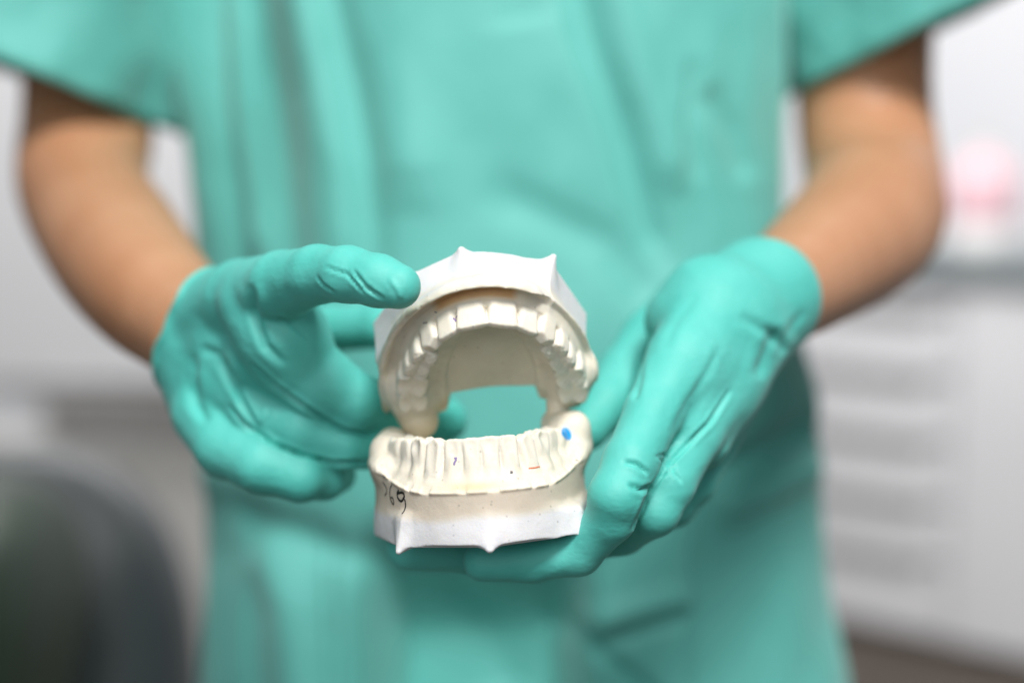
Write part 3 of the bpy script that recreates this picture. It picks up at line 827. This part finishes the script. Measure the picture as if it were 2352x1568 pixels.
# dark treatment chair at lower left
LEA = simple('black_leather', (.085, .092, .098), .4, (.07, .077, .082), 12); GRN = simple('dark_green_leather', (.02, .04, .024), .5, (.016, .032, .02), 12)
STEEL = simple('steel', (.5, .5, .5), .3, metal=1.0)
chc = to_world(Pt(60, 1500, 1.35))
chair = empty('dental_chair', 'dark upholstered treatment chair with rounded backrest at lower left', 'chair', loc=(float(chc[0]), float(chc[1]) + .25, 0))
def pillow(name, c, half, rot, mat, p=3.2, n=48):
    V = []; R = Matrix.Rotation(rot[2], 3, 'Z') @ Matrix.Rotation(rot[1], 3, 'Y') @ Matrix.Rotation(rot[0], 3, 'X')
    for i in range(n + 1):
        ph = -math.pi / 2 + math.pi * i / n
        for j in range(n * 2):
            t = 2 * math.pi * j / (n * 2)
            q = Vector((math.cos(ph) * math.cos(t), math.cos(ph) * math.sin(t), math.sin(ph)))
            L = (abs(q.x) ** p + abs(q.y) ** p + abs(q.z) ** p) ** (1 / p)
            q = Vector((q.x / L * half[0], q.y / L * half[1], q.z / L * half[2]))
            V.append(tuple(R @ q + Vector(c)))
    m = n * 2
    F_ = [(a * m + i, a * m + (i + 1) % m, (a + 1) * m + (i + 1) % m, (a + 1) * m + i) for a in range(n) for i in range(m)]
    return mesh_np(name, V, F_, mat, chair)
bc = to_world(Pt(60, 1490, 1.42))
pillow('backrest', (bc[0] - .02, bc[1], bc[2] - .10), (.19, .07, .30), (math.radians(-18), 0, 0), LEA, 2.5)
ac = to_world(Pt(-40, 1500, 1.18))
pillow('armrest', (ac[0] - .02, ac[1], ac[2] - .02), (.085, .16, .17), (0, math.radians(12), 0), GRN, 2.4)
pillow('seat', (bc[0] - .05, bc[1] - .30, .42), (.26, .28, .07), (0, 0, 0), LEA, 3)
box_np('column', bc[0] - .12, bc[0] + .02, bc[1] - .3, bc[1] - .16, .04, .37, STEEL, chair, .01)
box_np('foot_plate', bc[0] - .30, bc[0] + .2, bc[1] - .5, bc[1] + .05, .001, .04, STEEL, chair, .01)

# ================================================================= LIGHT, CAMERA
w = bpy.data.worlds.new('World'); SC.world = w; w.use_nodes = True
bg = w.node_tree.nodes['Background']; bg.inputs[0].default_value = (.82, .94, 1.0, 1); bg.inputs[1].default_value = .14
def area(name, pos, target, size, power, col):
    l = bpy.data.lights.new(name, 'AREA'); l.shape = 'RECTANGLE'; l.size, l.size_y = size; l.energy = power; l.color = col
    o = bpy.data.objects.new(name, l); C.objects.link(o); o.location = pos
    o.rotation_euler = (Vector(target) - Vector(pos)).to_track_quat('-Z', 'Y').to_euler()
    return o
tg = Vector((0, .5, CAM_H - .03))
kp = Vector(to_world(np.array([0, 500, -20.]) + 2450 * np.array([math.sin(.24) * math.cos(.84), -math.cos(.24) * math.cos(.84), math.sin(.84)])))
area('ceiling_softbox', kp, tg, (.95, .65), 82, (1, .975, .95))
area('added_front_fill', tg + Vector((-.3, -1.25, .55)), tg, (1.3, .8), 8, (.97, 1, 1))  # added fill lamp behind the camera, lifts the shaded inside of the upper cast
area('room_ceiling_light', (.0, 2.2, 2.85), (.1, 3.2, .9), (2.6, 1.2), 106, (1, .98, .97))
cam = bpy.data.cameras.new('camera'); co = bpy.data.objects.new('camera', cam); C.objects.link(co)
co.location = (0, 0, CAM_H); co.rotation_euler = (math.pi / 2 - PITCH, 0, 0)
cam.lens = 50; cam.sensor_width = 36; cam.clip_start = .02; cam.clip_end = 60
cam.dof.use_dof = True; cam.dof.focus_distance = FOCUS; cam.dof.aperture_fstop = 2.8
SC.camera = co
SC.view_settings.view_transform = 'Standard'; SC.view_settings.look = 'None'; SC.view_settings.exposure = 0; SC.view_settings.gamma = 1
